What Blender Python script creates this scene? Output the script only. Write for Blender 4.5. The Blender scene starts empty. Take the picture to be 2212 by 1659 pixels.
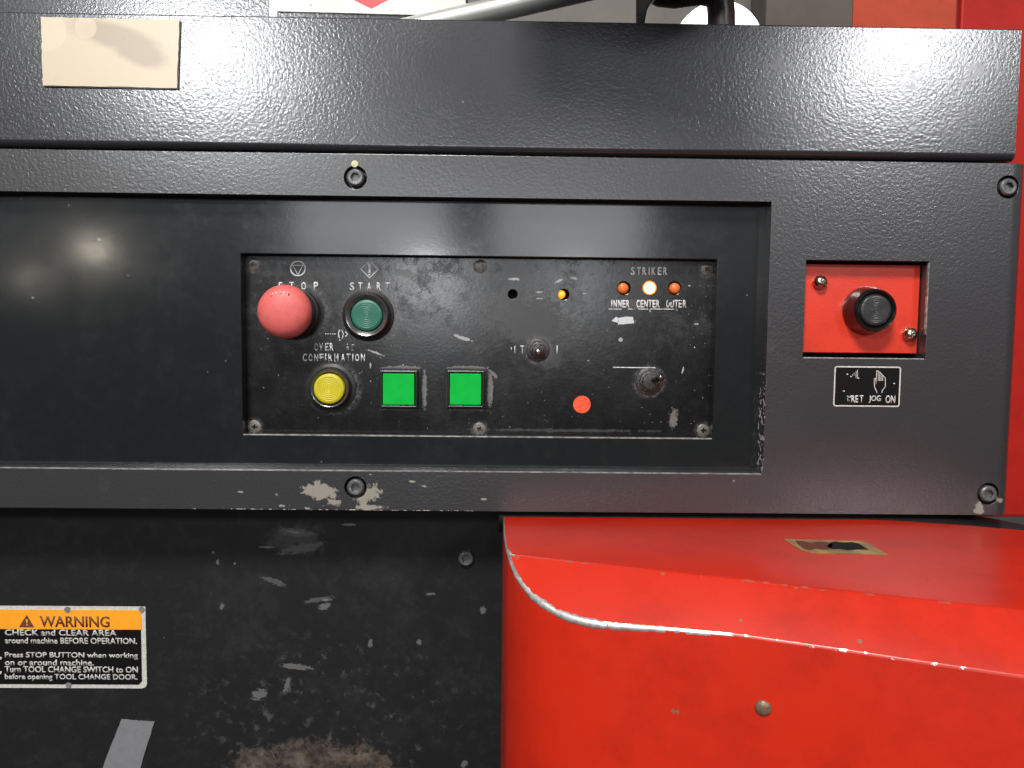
import bpy, bmesh, math, random
from mathutils import Vector, Matrix, Euler
random.seed(7)
S = bpy.context.scene
COL = S.collection
# ------------------------------------------------------------------ camera
PIT, YAW, ROL = math.radians(-3.88312793), math.radians(0.86498557), math.radians(0.63875119)
FPX, CX, CY, DIST = 1708.0, 1106.0, 829.5, 0.63
fw = Vector((math.sin(YAW)*math.cos(PIT), math.cos(YAW)*math.cos(PIT), math.sin(PIT)))
r0 = Vector((math.cos(YAW), -math.sin(YAW), 0)); u0 = r0.cross(fw)
rt = r0*math.cos(ROL) + u0*math.sin(ROL); up = u0*math.cos(ROL) - r0*math.sin(ROL)
cam_d = bpy.data.cameras.new('camera'); cam = bpy.data.objects.new('camera', cam_d); COL.objects.link(cam)
cam.matrix_world = Matrix(((rt.x, up.x, -fw.x, 0), (rt.y, up.y, -fw.y, -DIST), (rt.z, up.z, -fw.z, 0), (0, 0, 0, 1)))
cam_d.sensor_width = 36; cam_d.lens = FPX/2212*36; cam_d.clip_start = 0.01; cam_d.clip_end = 200
S.camera = cam
# ------------------------------------------------------------------ world: dim workshop surroundings, brighter towards the ceiling
W = bpy.data.worlds.new('World'); S.world = W; W.use_nodes = True
nt = W.node_tree; bg = nt.nodes['Background']
tc = nt.nodes.new('ShaderNodeTexCoord'); sx = nt.nodes.new('ShaderNodeSeparateXYZ'); cr = nt.nodes.new('ShaderNodeValToRGB')
mr = nt.nodes.new('ShaderNodeMapRange'); mr.inputs[1].default_value = -1; mr.inputs[2].default_value = 1
nt.links.new(tc.outputs['Generated'], sx.inputs[0]); nt.links.new(sx.outputs[2], mr.inputs[0]); nt.links.new(mr.outputs[0], cr.inputs[0])
cr.color_ramp.interpolation = 'EASE'
els = cr.color_ramp.elements
els[0].position = 0.0; els[0].color = (.04, .038, .036, 1)
els[1].position = 1.0; els[1].color = (.14, .14, .14, 1)
for pos, c in ((.44, (.035, .034, .036)), (.495, (.07, .072, .08)), (.545, (.30, .32, .35)), (.60, (.42, .44, .47)), (.70, (.36, .37, .39)), (.80, (.20, .20, .21))):
    e = els.new(pos); e.color = (*c, 1)
nt.links.new(cr.outputs[0], bg.inputs[0]); bg.inputs[1].default_value = 0.62
# ------------------------------------------------------------------ lamps of the workshop ceiling
def lamp(loc, size, power, col=(1, 1, 1), sy=None, target=(0, 0, 0)):
    l = bpy.data.lights.new('ceiling_lamp', 'AREA'); l.size = size; l.energy = power; l.color = col
    if sy: l.shape = 'RECTANGLE'; l.size_y = sy
    else: l.shape = 'DISK'
    o = bpy.data.objects.new('ceiling_lamp', l); COL.objects.link(o); o.location = loc
    o.rotation_euler = (Vector(target)-Vector(loc)).to_track_quat('-Z', 'Y').to_euler()
    return o
lamp((-0.35, -1.6, 1.75), 0.55, 68, (1, .97, .94), .40)         # overhead lamp, casts the shadows
lamp((-2.43, -6.0, 2.27), 0.80, 100, (.96, .98, 1), .5)
lamp((3.28, -6.0, 2.37), 0.75, 84, (.97, .98, 1), .55)
lamp((-6.4, -12, 1.19), 0.20, 6, (1, .90, .74))
lamp((-8.6, -14, .86), 0.18, 2.4, (1, .90, .74))
lamp((-1.33, -14, .78), 0.30, 70, (.95, .98, 1))
lamp((1.35, -14, .69), 0.24, 32, (.95, .98, 1))
lamp((-2.07, -12, 1.7), 2.4, 30, (.95, .97, 1), 1.6)
lamp((1.07, -12, 1.72), 2.4, 30, (.95, .97, 1), 1.6)
S.view_settings.view_transform = 'Standard'; S.view_settings.look = 'None'; S.view_settings.exposure = 0.0; S.view_settings.gamma = 1
S.render.engine = 'CYCLES'

# ------------------------------------------------------------------ measuring helper: point of the plane y = -d seen at photo point (u, v)
def ray(u, v): return rt*((u-CX)/FPX) - up*((v-CY)/FPX) + fw
def at(u, v, d=0.0):
    r = ray(u, v); t = (DIST-d)/r.y
    return (r.x*t, r.z*t)
def rect(u0_, v0_, u1, v1, d=0.0):
    a = at(u0_, (v0_+v1)/2, d)[0]; b = at(u1, (v0_+v1)/2, d)[0]
    c = at((u0_+u1)/2, v0_, d)[1]; e = at((u0_+u1)/2, v1, d)[1]
    return a, b, e, c          # x0, x1, z0, z1
HZ0, HZ1, HT, RZ0, RZ1 = .1385, .2397, -.151, -.1141, .1036
# ------------------------------------------------------------------ node language
class NB:
    def __init__(s, name):
        s.m = bpy.data.materials.new(name); s.m.use_nodes = True; s.t = s.m.node_tree
        s.b = s.t.nodes['Principled BSDF']; s.tc = s.t.nodes.new('ShaderNodeTexCoord'); s.v = s.tc.outputs['Object']
    def lk(s, a, b):
        if isinstance(a, (int, float)): b.default_value = a
        elif isinstance(a, tuple): b.default_value = (*a, 1) if len(a) == 3 and b.type == 'RGBA' else a
        else: s.t.links.new(a, b)
    def math(s, op, a, b=0.0, clamp=False):
        n = s.t.nodes.new('ShaderNodeMath'); n.operation = op; n.use_clamp = clamp
        s.lk(a, n.inputs[0]); s.lk(b, n.inputs[1]); return n.outputs[0]
    def mul(s, a, b): return s.math('MULTIPLY', a, b)
    def add(s, a, b): return s.math('ADD', a, b)
    def mx(s, a, b): return s.math('MAXIMUM', a, b)
    def map(s, loc=(0, 0, 0), rot=0.0, scale=(1, 1, 1)):
        n = s.t.nodes.new('ShaderNodeMapping'); n.vector_type = 'TEXTURE'
        n.inputs[1].default_value = loc; n.inputs[2].default_value = (0, rot, 0); n.inputs[3].default_value = scale
        s.t.links.new(s.v, n.inputs[0]); return n.outputs[0]
    def noise(s, scale, detail=2.0, rough=.5, vec=None, dist=0.0):
        n = s.t.nodes.new('ShaderNodeTexNoise'); n.inputs['Scale'].default_value = scale; n.inputs['Detail'].default_value = detail
        n.inputs['Roughness'].default_value = rough; n.inputs['Distortion'].default_value = dist
        s.t.links.new(vec or s.v, n.inputs['Vector']); return n.outputs['Fac']
    def vor(s, scale, vec=None, feat='F1', out='Distance'):
        n = s.t.nodes.new('ShaderNodeTexVoronoi'); n.inputs['Scale'].default_value = scale; n.feature = feat
        s.t.links.new(vec or s.v, n.inputs['Vector']); return n.outputs[out]
    def step(s, x, lo, hi, a=0.0, b=1.0):
        n = s.t.nodes.new('ShaderNodeMapRange'); n.interpolation_type = 'SMOOTHSTEP'
        s.lk(x, n.inputs[0]); n.inputs[1].default_value = lo; n.inputs[2].default_value = hi
        n.inputs[3].default_value = a; n.inputs[4].default_value = b; return n.outputs[0]
    def mix(s, f, a, b):
        n = s.t.nodes.new('ShaderNodeMix'); n.data_type = 'RGBA'
        s.lk(f, n.inputs[0]); s.lk(a, n.inputs[6]); s.lk(b, n.inputs[7]); return n.outputs[2]
    def blob(s, x, z, rx, rz, ang=0.0):
        """1 in the middle of an ellipse lying on the panel, 0 at its rim"""
        v = s.map((x, 0, z), ang, (rx, 1e3, rz))
        n = s.t.nodes.new('ShaderNodeVectorMath'); n.operation = 'LENGTH'; s.t.links.new(v, n.inputs[0])
        return s.math('SUBTRACT', 1.0, n.outputs['Value'], True)
    def blobpx(s, u, v, ru, rv, d, ang=0.0):
        x, z = at(u, v, d); k = (DIST-d)/FPX
        return s.blob(x, z, ru*k, rv*k, ang)
    def patch(s, u, v, ru, rv, d, noise, ang=0.0, thr=.5, soft=.06, amp=1.0):
        """ragged patch of wear: ellipse broken up by a noise"""
        b = s.blobpx(u, v, ru, rv, d, ang); T = .76+(thr-.5)*.6
        m = s.step(s.add(s.mul(b, .5*amp), noise), T-soft*.6, T+soft*.6)
        return s.mul(m, s.step(b, 0.0, .15))
    def bump(s, h, dist, strength=1.0, nrm=None):
        n = s.t.nodes.new('ShaderNodeBump'); n.inputs['Distance'].default_value = dist; n.inputs['Strength'].default_value = strength
        s.lk(h, n.inputs['Height'])
        if nrm is not None: s.t.links.new(nrm, n.inputs['Normal'])
        return n.outputs[0]
    def out(s, col=None, rough=None, metal=None, nrm=None, spec=None, emit=None, es=0.0, coat=None, alpha=None):
        i = s.b.inputs
        for v, k in ((col, 'Base Color'), (rough, 'Roughness'), (metal, 'Metallic'), (nrm, 'Normal'), (spec, 'Specular IOR Level'), (coat, 'Coat Weight'), (alpha, 'Alpha')):
            if v is not None: s.lk(v, i[k])
        if emit: s.lk(emit, i['Emission Color']); i['Emission Strength'].default_value = es
        return s.m

def specks(n, scale, size, keep, vec=None):
    """sparse tiny flecks: cell centres, only a few cells kept"""
    v = n.t.nodes.new('ShaderNodeTexVoronoi'); v.inputs['Scale'].default_value = scale
    n.t.links.new(vec or n.v, v.inputs['Vector'])
    sp = n.t.nodes.new('ShaderNodeSeparateColor'); n.t.links.new(v.outputs['Color'], sp.inputs[0])
    sz = n.mul(n.step(sp.outputs[1], 0, 1, .35, 1.0), size)
    d = n.math('LESS_THAN', v.outputs['Distance'], sz)
    return n.mul(d, n.math('LESS_THAN', sp.outputs[0], keep))
def scratches(n, ang, scale, keep, width=.07):
    """short thin scratches running along one direction"""
    v = n.map((0, 0, 0), ang, (9.0, 1.0, 1.0))
    return specks(n, scale, width, keep, v)

def hammer(name, base=(.028, .028, .031), amp=.00011, rough=.3, extra=None, fine=.00003):
    n = NB(name)
    big = n.noise(9, 4, .6)
    nz = n.noise(400, 1.5, .55, dist=.5); nf = n.noise(900, 2, .5)
    st = n.step(n.noise(7, 5, .6), .36, .64, .6, 1.15)
    h = n.add(n.mul(nz, st), n.mul(nf, .15))
    dust = n.step(n.noise(26, 6, .7), .56, .9)
    col = n.mix(n.mul(dust, .35), base, (.10, .10, .10))
    r = n.add(n.mul(big, .08), rough-.04)
    r = n.add(r, n.mul(dust, .06))
    sp = n.mul(n.mx(specks(n, 95, .10, .05), scratches(n, .3, 60, .02)), n.step(n.noise(40, 3), .45, .6))
    col = n.mix(n.mul(sp, .5), col, (.35, .34, .33))
    if extra:
        for mask, c, a in extra(n):
            m = n.mul(mask, a); col = n.mix(m, col, c); r = n.mx(r, n.mul(m, .75))
    return n.out(col, r, 0.0, n.bump(h, amp), 1.0)

def frame_wear(n):
    out = []
    ns = n.noise(150, 9, .75, dist=.4)
    chip = n.mx(n.patch(690, 1062, 72, 36, 0, ns, .25, .48), n.patch(795, 1068, 52, 30, 0, ns, -.4, .48))
    chip = n.mx(chip, n.patch(720, 1085, 30, 18, 0, ns, .2, .55)); chip = n.mx(chip, n.patch(800, 1096, 60, 12, 0, ns, 0, .55))
    chip = n.mx(chip, n.patch(2115, 1098, 22, 26, 0, ns, .6, .5)); chip = n.mx(chip, n.patch(2160, 1080, 20, 12, 0, ns, .2, .62))
    chip = n.mx(chip, n.patch(2138, 1066, 26, 26, 0, ns, 0, .55))
    for u, v in ((520, 1063), (890, 1040), (915, 1050), (800, 1025), (1045, 1078), (610, 1093), (665, 1098)):
        chip = n.mx(chip, n.patch(u, v, 16, 6, 0, ns, .1, .62))
    out.append((chip, (.24, .215, .175), 1.0))
    # chipped paint along the recess edges and the bottom edge
    s = n.t.nodes.new('ShaderNodeSeparateXYZ'); n.t.links.new(n.v, s.inputs[0])
    ez = n.noise(230, 3, .6); X0 = at(1652, 800)[0]
    near = n.step(n.math('ABSOLUTE', n.math('SUBTRACT', s.outputs[0], X0)), .0012, .0034, 1, 0)
    low = n.step(s.outputs[2], .04, -.06)
    low = n.mul(low, n.step(s.outputs[2], RZ0-.002, RZ0+.002))
    out.append((n.step(n.add(n.mul(n.mul(near, low), .42), ez), .96, 1.0), (.42, .41, .40), 1.0))
    nb = n.step(s.outputs[2], at(1000, 1098)[1], at(1000, 1104)[1])
    mid = n.step(n.math('ABSOLUTE', n.math('SUBTRACT', s.outputs[0], -.13)), .08, .2, 1, 0)
    out.append((n.step(n.add(n.mul(n.mul(nb, mid), .45), ez), .94, .99), (.36, .34, .31), 1.0))
    return out
M_hood = hammer('hood_hammertone_paint', amp=.00014, rough=.21)
M_frame = hammer('frame_hammertone_paint', (.034, .033, .035), amp=.00014, rough=.25, extra=frame_wear)

def satin(name, base, dustc, rough, extra=None, dustamt=.5, amp=.00001, sparse=.04, spec=1.0):
    n = NB(name)
    dust = n.step(n.noise(14, 9, .78), .46, .72); sm = n.step(n.noise(90, 8, .78, dist=.2), .48, .74)
    d2 = n.mul(n.add(n.mul(dust, .6), n.mul(sm, .5)), dustamt)
    col = n.mix(d2, base, dustc)
    r = n.add(rough, n.mul(d2, .22))
    fl = n.mx(specks(n, 130, .11, sparse), n.mx(scratches(n, .35, 90, .02), scratches(n, -.9, 70, .012)))
    fl = n.mul(fl, n.step(n.noise(23, 3, .6), .44, .62))
    col = n.mix(n.mul(fl, .7), col, (.42, .41, .40)); r = n.mx(r, n.mul(fl, .7))
    if extra:
        for mask, c, a in extra(n):
            m = n.mul(mask, a); col = n.mix(m, col, c); r = n.mx(r, n.mul(m, .7))
    h = n.add(n.mul(n.noise(420, 2, .5), 1.0), n.mul(sm, .4))
    return n.out(col, r, 0.0, n.bump(h, amp), spec)
M_sheet = satin('recess_sheet_paint', (.0115, .0135, .0140), (.035, .036, .037), .115, dustamt=.28, sparse=.10)
def plate_wear(n):
    d = -.027; out = []
    ns = n.noise(110, 9, .78, dist=.3); ns2 = n.noise(330, 8, .75, dist=.3)
    s_ = n.t.nodes.new('ShaderNodeSeparateXYZ'); n.t.links.new(n.v, s_.inputs[0])
    hi = n.step(s_.outputs[2], at(1000, 930, d)[1], at(1000, 640, d)[1], .22, 1.0)
    gr = n.mul(n.add(n.mul(n.noise(900, 3, .8), .5), n.mul(n.step(n.noise(60, 10, .85), .38, .68), .8)), hi)
    out.append((gr, (.044, .043, .043), .5)); out.append((n.mul(specks(n, 430, .2, .06), n.step(n.noise(19, 4, .6), .4, .6)), (.30, .30, .29), .7))
    smear = n.step(n.noise(34, 9, .8, vec=n.map((.31, 0, .12), .8, (1.5, 1, .8))), .50, .68)
    out.append((smear, (.003, .003, .0035), .4))
    dust = n.patch(1150, 690, 150, 90, d, ns, .2, .42, .22)
    dust = n.mx(dust, n.mul(n.patch(1190, 770, 60, 60, d, ns, 0, .5, .2), .8)); dust = n.mx(dust, n.patch(1110, 640, 46, 34, d, ns, 0, .45, .12))
    out.append((dust, (.06, .058, .056), .5))
    def ring(u, v, r0_, r1_, dx=0):
        x, z = at(u, v, d); k = (DIST-d)/FPX
        vv = n.map((x, 0, z), 0, (k, 1e3, k)); L = n.t.nodes.new('ShaderNodeVectorMath'); L.operation = 'LENGTH'; n.t.links.new(vv, L.inputs[0])
        q_ = n.mul(n.step(L.outputs['Value'], r0_-3, r0_+2), n.step(L.outputs['Value'], r0_+3, r1_, 1, 0))
        return n.mul(q_, n.step(ns2, .38, .62))
    rg = n.mx(n.mx(ring(800, 683, 50, 74), ring(645, 676, 56, 78)), n.mx(ring(722, 839, 48, 66), n.mx(ring(1162, 756, 24, 38), ring(1402, 824, 29, 42))))
    for u, v in ((546, 571), (550, 922), (1037, 576), (1519, 930), (1527, 582), (1035, 926)): rg = n.mx(rg, n.mul(ring(u, v, 11, 24), 1.0))
    out.append((rg, (.11, .105, .098), .6))
    rq = n.mx(n.patch(870, 795, 62, 7, d, ns2, 0, .36), n.patch(1012, 795, 62, 7, d, ns2, 0, .36))
    rq = n.mx(rq, n.mx(n.patch(917, 842, 8, 60, d, ns2, 0, .38), n.patch(1059, 842, 9, 62, d, ns2, 0, .38)))
    rq = n.mx(rq, n.mx(n.patch(865, 885, 60, 5, d, ns2, 0, .42), n.patch(1010, 886, 60, 5, d, ns2, 0, .42)))
    rq = n.mx(rq, n.patch(1065, 808, 22, 6, d, ns2, .8, .4))
    out.append((rq, (.16, .155, .145), .8))
    grey = n.blobpx(1030, 700, 170, 110, d); out.append((n.mul(n.step(n.add(grey, ns), .7, 1.3), .45), (.05, .05, .053), .5))
    out.append((n.patch(1455, 905, 18, 40, d, ns2, .1, .5), (.2, .19, .18), .6))
    for u, v, ru, rv in ((870, 590, 70, 18), (1350, 655, 90, 16), (1230, 930, 400, 7)):
        out.append((n.patch(u, v, ru, rv, d, ns, 0, .5, .1), (.10, .095, .09), .35))
    fl = n.mul(n.mx(specks(n, 260, .16, .05), specks(n, 120, .10, .07)), n.step(n.noise(33, 3, .6), .42, .6))
    out.append((fl, (.45, .45, .44), .8))
    # worn legend round the two small pilot holes and scuffs
    for u, v, ru, rv, a in ((1110, 603, 24, 5, 0), (1165, 631, 14, 3, 0), (1207, 607, 16, 5, -.4), (1240, 601, 16, 4, .2), (1262, 634, 10, 3, 0), (1165, 645, 12, 3, 0),
                            (1341, 733, 9, 9, 0), (1489, 617, 5, 3, 0), (1504, 700, 10, 3, 0), (1475, 800, 4, 14, .3), (1000, 730, 40, 7, .3), (812, 762, 32, 4, .35), (800, 790, 3, 14, 0)):
        out.append((n.patch(u, v, ru, rv, d, ns2, a, .5), (.42, .42, .41), .75))
    return out
M_plate = satin('control_plate_paint', (.003, .003, .0034), (.026, .026, .027), .19, plate_wear, .30, .00003, .14, .6)
def low_wear(n):
    d = -.05; out = []
    ns = n.noise(90, 9, .78, dist=.3); ns2 = n.noise(420, 8, .78, vec=n.map((0, 0, 0), .12, (2.6, 1, 1)), dist=.3)
    tan = n.mx(n.patch(690, 1640, 210, 80, d, ns, 0, .46, .14), n.patch(560, 1650, 110, 70, d, ns, 0, .5, .14))
    tan = n.mx(tan, n.patch(790, 1645, 120, 50, d, ns, 0, .47, .1))
    tn = n.noise(38, 8, .75); out.append((tan, n.mix(n.step(tn, .42, .6), (.155, .125, .095), (.085, .062, .052)), n.step(n.noise(60, 8, .75), .36, .62, .15, .9)))
    sc = n.patch(640, 1150, 75, 18, d, ns2, .1, .5, .1); sc = n.mx(sc, n.patch(650, 1185, 90, 20, d, ns2, -.2, .5, .1))
    sc = n.mx(sc, n.patch(590, 1255, 55, 12, d, ns2, .35, .5, .1)); sc = n.mx(sc, n.patch(690, 1295, 62, 10, d, ns2, -.15, .5, .1))
    out.append((sc, (.10, .10, .097), .7))
    g = n.patch(640, 1160, 130, 60, d, ns, -.1, .55, .2); out.append((g, (.07, .07, .068), .5))
    fine = n.mx(n.patch(755, 1133, 26, 5, d, ns2, 0, .45), n.patch(635, 1150, 22, 4, d, ns2, .1, .4))
    for u, v, ru, rv, a in ((575, 1182, 30, 4, .0), (930, 1283, 26, 5, 0), (703, 1296, 26, 5, 0), (1043, 1318, 13, 14, 0), (700, 1310, 12, 26, 1.2), (1013, 1192, 8, 8, 0), (460, 1194, 6, 6, .5), (470, 1215, 7, 12, 0), (507, 1218, 5, 7, 0), (1003, 1650, 12, 16, .5),
                            (480, 1310, 8, 14, .4), (560, 1500, 34, 20, -.4), (620, 1480, 10, 30, .3), (640, 1440, 60, 12, .1), (800, 1390, 10, 14, 0), (905, 1388, 10, 12, 0)):
        fine = n.mx(fine, n.patch(u, v, ru, rv, d, ns2, a, .47))
    out.append((fine, (.18, .175, .168), .6))
    mott = n.mul(n.step(n.noise(95, 5, .7), .55, .7), n.step(n.blobpx(720, 1560, 420, 260, d), 0, .6))
    out.append((mott, (.10, .095, .09), .55))
    return out
M_low = satin('lower_panel_paint', (.013, .013, .0132), (.036, .036, .036), .50, low_wear, .7, .00002, .03, .2)

def red_paint(name, base=(.56, .022, .007), rough=.3, wear=None, amp=.000012, spec=.5):
    n = NB(name)
    big = n.noise(12, 4, .6)
    col = n.mix(n.mul(n.step(n.noise(16, 9, .75), .42, .72), .6), base, tuple(c*.62 for c in base))
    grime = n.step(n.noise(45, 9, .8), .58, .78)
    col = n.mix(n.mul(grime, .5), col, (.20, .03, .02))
    sc = n.mul(n.mx(scratches(n, .15, 55, .03, .05), scratches(n, -.7, 45, .02, .05)), n.step(n.noise(20, 3), .45, .6))
    col = n.mix(n.mul(sc, .5), col, (.75, .30, .25))
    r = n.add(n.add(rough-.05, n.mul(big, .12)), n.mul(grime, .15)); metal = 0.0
    if wear:
        for mask, c, a, mt in wear(n):
            m = n.mul(mask, a); col = n.mix(m, col, c)
            if mt: metal = n.mx(metal, n.mul(m, mt)); r = n.mx(r, n.mul(m, .33))
            else: r = n.mx(r, n.mul(m, .6))
    return n.out(col, r, metal, n.bump(n.noise(500, 2, .5), amp), spec)
def box_spots(n):
    # brown primer chips, given at their true points on the housing
    ns = n.noise(200, 4, .6); out = []; m = None
    for x, y, z, r in BOXSPOTS:
        v = n.map((x, y, z), 0, (r, r, r))
        L = n.t.nodes.new('ShaderNodeVectorMath'); L.operation = 'LENGTH'; n.t.links.new(v, L.inputs[0])
        b = n.step(n.add(n.math('SUBTRACT', 1.0, L.outputs['Value']), n.mul(ns, .9)), .85, .92)
        m = b if m is None else n.mx(m, b)
    out.append((m, (.20, .10, .055), .85, 0))
    return out
def on_box(u, v):
    "point of the housing (top, slope or front) under a photo point"
    r = ray(u, v); O = Vector((0, -DIST, 0)); m = math.sqrt(1+.36**2)
    t1 = HT/r.z; P = O+r*t1
    if P.y > -.102-.36*P.x: return P
    t = (HT+.78/m*(-DIST+.102))/(r.z-.78/m*(r.y+.36*r.x)); P = O+r*t
    if P.z > -.1755: return P
    t = (-(-DIST)-.1325-.374*0)/(r.y+.374*r.x)
    return O+r*t
BOXSPOTS = []
for u, v, r in ((1375, 1226, .0022), (1432, 1238, .0026), (1720, 1268, .002), (1775, 1272, .003), (1600, 1340, .002), (1858, 1385, .0025), (1118, 1205, .0022), (1117, 1309, .0020), (1454, 1534, .0042), (1464, 1535, .0034), (1120, 1200, .003)):
    BOXSPOTS.append((*on_box(u, v), r))
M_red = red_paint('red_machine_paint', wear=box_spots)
def edge_wear(n):
    s = n.t.nodes.new('ShaderNodeSeparateXYZ'); n.t.links.new(n.v, s.inputs[0])
    low = n.mx(n.step(s.outputs[2], -.1525, -.1545), n.step(s.outputs[0], .012, .009))
    ns = n.noise(150, 4, .65)
    full = n.step(s.outputs[0], .138, .134)
    m = n.mul(full, low)
    chips = n.mul(n.mul(n.step(ns, .60, .63), low), 1.0)
    foldc = n.mul(n.mul(n.step(s.outputs[2], -.1530, -.1520), n.step(s.outputs[0], .012, .02)), n.step(n.noise(110, 5, .7), .56, .60))
    foldc = n.mul(foldc, n.step(s.outputs[1], -.05, -.09))
    return [(n.mx(m, chips), (.62, .60, .58), 1.0, .85), (foldc, (.27, .11, .08), .8, 0)]
M_edge = red_paint('red_paint_worn_edge', wear=edge_wear)
M_redplain = red_paint('red_column_paint', (.36, .012, .006), .5, spec=.2)
M_redback = red_paint('orange_red_column_paint', (.40, .060, .030), .6, spec=.15)
M_redplate = red_paint('jog_plate_red_paint', (.68, .045, .02), .2, amp=.00009, spec=1.0)

def simple(name, col, rough=.5, metal=0.0, emit=None, es=0, nscale=60, var=.25, bump=0.0, bscale=400, coat=None, spec=None):
    n = NB(name)
    f = n.step(n.noise(nscale, 5, .65), .35, .7)
    c2 = tuple(c*(1-var) for c in col)
    nr = n.bump(n.noise(bscale, 3, .6), bump) if bump else None
    return n.out(n.mix(f, col, c2), n.add(rough, n.mul(f, .1)), metal, nr, emit=emit, es=es, coat=coat, spec=spec)
M_black = simple('black_plastic', (.012, .012, .012), .28)
M_blackg = simple('glossy_black_plastic', (.008, .008, .008), .16, spec=.7, coat=.2)
M_collar = simple('dusty_grey_collar', (.022, .021, .020), .45, nscale=200, var=.5)
M_chrome = simple('dulled_metal_ring', (.20, .20, .19), .22, .8, nscale=300, var=.4)
M_stop = simple('pink_red_plastic', (.68, .125, .115), .46, nscale=160, var=.13)
M_green = simple('dark_green_plastic', (.022, .14, .095), .35, nscale=150, var=.15)
M_yellow = simple('yellow_plastic', (.56, .47, .012), .4, nscale=150, var=.15)
M_sqgreen = simple('bright_green_lens', (.003, .42, .045), .5, nscale=130, var=.10, spec=.12, bump=.00003, bscale=260)
M_white = simple('white_print', (.62, .62, .62), .6, nscale=500, var=.3)
M_orange = simple('orange_red_sticker', (.92, .10, .03), .5, nscale=260, var=.4)
M_orangeled = simple('unlit_orange_lens', (.74, .17, .035), .3, nscale=600, var=.3)
M_ledring = simple('amber_glow_ring', (.9, .25, .02), .4, emit=(1, .22, .01), es=.55, nscale=700, var=.6)
M_led = simple('lit_amber_lens', (1, .6, .15), .3, emit=(1, .62, .18), es=9)
M_led2 = simple('glowing_orange_lens', (1, .35, .02), .3, emit=(1, .30, .01), es=1.6)
M_screw = simple('worn_grey_screw', (.22, .20, .18), .5, .6, nscale=500, var=.6)
M_hex = simple('black_oxide_screw', (.16, .16, .165), .36, .5, nscale=400, var=.4)
M_brass = simple('passivated_screw', (.55, .47, .34), .22, 1.0, nscale=300, var=.4)
M_steel = simple('steel_lever', (.5, .5, .49), .25, 1.0, nscale=300, var=.3)
M_dark = simple('dark_void', (.004, .004, .004), .7)
M_rubber = simple('black_rubber', (.006, .006, .006), .6)
M_tube = simple('grey_metal_tube', (.50, .50, .47), .35, .55, nscale=40, var=.12)
M_hose = simple('dark_brown_hose', (.035, .027, .025), .35, nscale=40)
M_wall = simple('workshop_wall_paint', (.23, .21, .19), .8, nscale=4, var=.12)
M_wall2 = simple('workshop_pillar_paint', (.115, .10, .085), .8, nscale=4, var=.2)
M_globe = simple('lit_lamp_globe', (1, 1, 1), .4, emit=(1, 1, 1), es=2.2)
M_tape = simple('grey_duct_tape', (.20, .20, .21), .45, nscale=120, var=.12, bump=.00004, bscale=500)
M_lblack = simple('label_black', (.007, .0065, .0065), .5, nscale=200, spec=.12)
M_lorange = simple('label_orange', (.95, .36, .012), .5, nscale=50, var=.08)
M_lbrown = simple('label_brown_print', (.16, .05, .015), .6, nscale=700, var=.5)
M_lwhite = simple('label_cream_print', (.58, .57, .52), .6, nscale=400, var=.25)
M_signred = simple('sign_red_print', (.80, .035, .045), .4, nscale=50, var=.08)
n = NB('speckled_white_sign'); f = n.mx(specks(n, 160, .22, .16), specks(n, 320, .2, .05))
M_sign = n.out(n.mix(f, n.mix(n.step(n.noise(20, 4), .4, .7), (.66, .67, .61), (.58, .58, .52)), (.26, .26, .22)), .35)
def worn(name, col, lo, sc=260):
    n = NB(name); a = n.step(n.noise(sc, 3, .6, dist=.5), lo-.03, lo+.03, 0, 1)
    return n.out(n.mix(n.noise(500), col, tuple(c*.7 for c in col)), .6, alpha=a)
M_print = worn('printed_white_ink', (.74, .75, .74), .20)
M_printw = worn('worn_white_ink', (.70, .70, .69), .40, 330)
M_printf = worn('faint_worn_white_ink', (.5, .5, .5), .48, 400)
n = NB('brass_backed_magnet')     # tan sheet with brown smear and nicks
ns = n.noise(70, 6, .7, vec=n.map((0, 0, 0), 0, (3, 1, 1)))
sm = n.step(n.add(n.mx(n.blobpx(250, 80, 140, 38, 0, .25), n.blobpx(300, 110, 95, 40, 0, .4)), n.mul(ns, .55)), .38, .85)
nk = n.step(n.noise(130, 8, .75), .64, .70)
c = n.mix(n.mul(sm, .55), (.55, .46, .32), (.24, .18, .13)); c = n.mix(n.mul(nk, .8), c, (.2, .16, .11))
pale = n.mx(n.blobpx(105, 70, 42, 42, 0), n.blobpx(188, 62, 24, 24, 0)); c = n.mix(n.step(pale, .0, .12, 0, .5), c, (.64, .54, .40))
M_magnet = n.out(c, .33, 0.0, n.bump(n.noise(300, 3, .6), .00002), .6)
n = NB('yellow_caution_sticker')
c = n.mix(n.step(n.noise(90, 5, .7), .4, .6), (.36, .22, .05), (.17, .10, .03)); M_ysticker = n.out(c, .3)

# ------------------------------------------------------------------ object helpers
def link(name, me, mat, parent=None, loc=None, rot=None, label=None, kind=None):
    o = bpy.data.objects.new(name, me); COL.objects.link(o)
    if mat is not None and not me.materials: me.materials.append(mat)
    if parent:
        o.parent = parent
        # parents are never rotated: children keep plain scene coordinates (parent's own, if it is placed)
        o.matrix_parent_inverse = Matrix.Translation(-base(parent))
    if loc is not None: o.location = loc
    if rot is not None: o.rotation_euler = rot
    if label: o['label'] = label
    if kind: o['kind'] = kind
    return o
def base(o):
    v = Vector(o.location)
    return v
def thing(name, label, cat, loc=(0, 0, 0), group=None):
    o = bpy.data.objects.new(name, None); o.empty_display_size = .02; COL.objects.link(o); o.location = loc
    o['label'] = label; o['category'] = cat
    if group: o['group'] = group
    return o
def tag(o, label, cat, group=None):
    o['label'] = label; o['category'] = cat
    if group: o['group'] = group
    return o
def smooth(me, ang=35):
    me.polygons.foreach_set('use_smooth', [True]*len(me.polygons)); me.set_sharp_from_angle(angle=math.radians(ang)); return me
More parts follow.
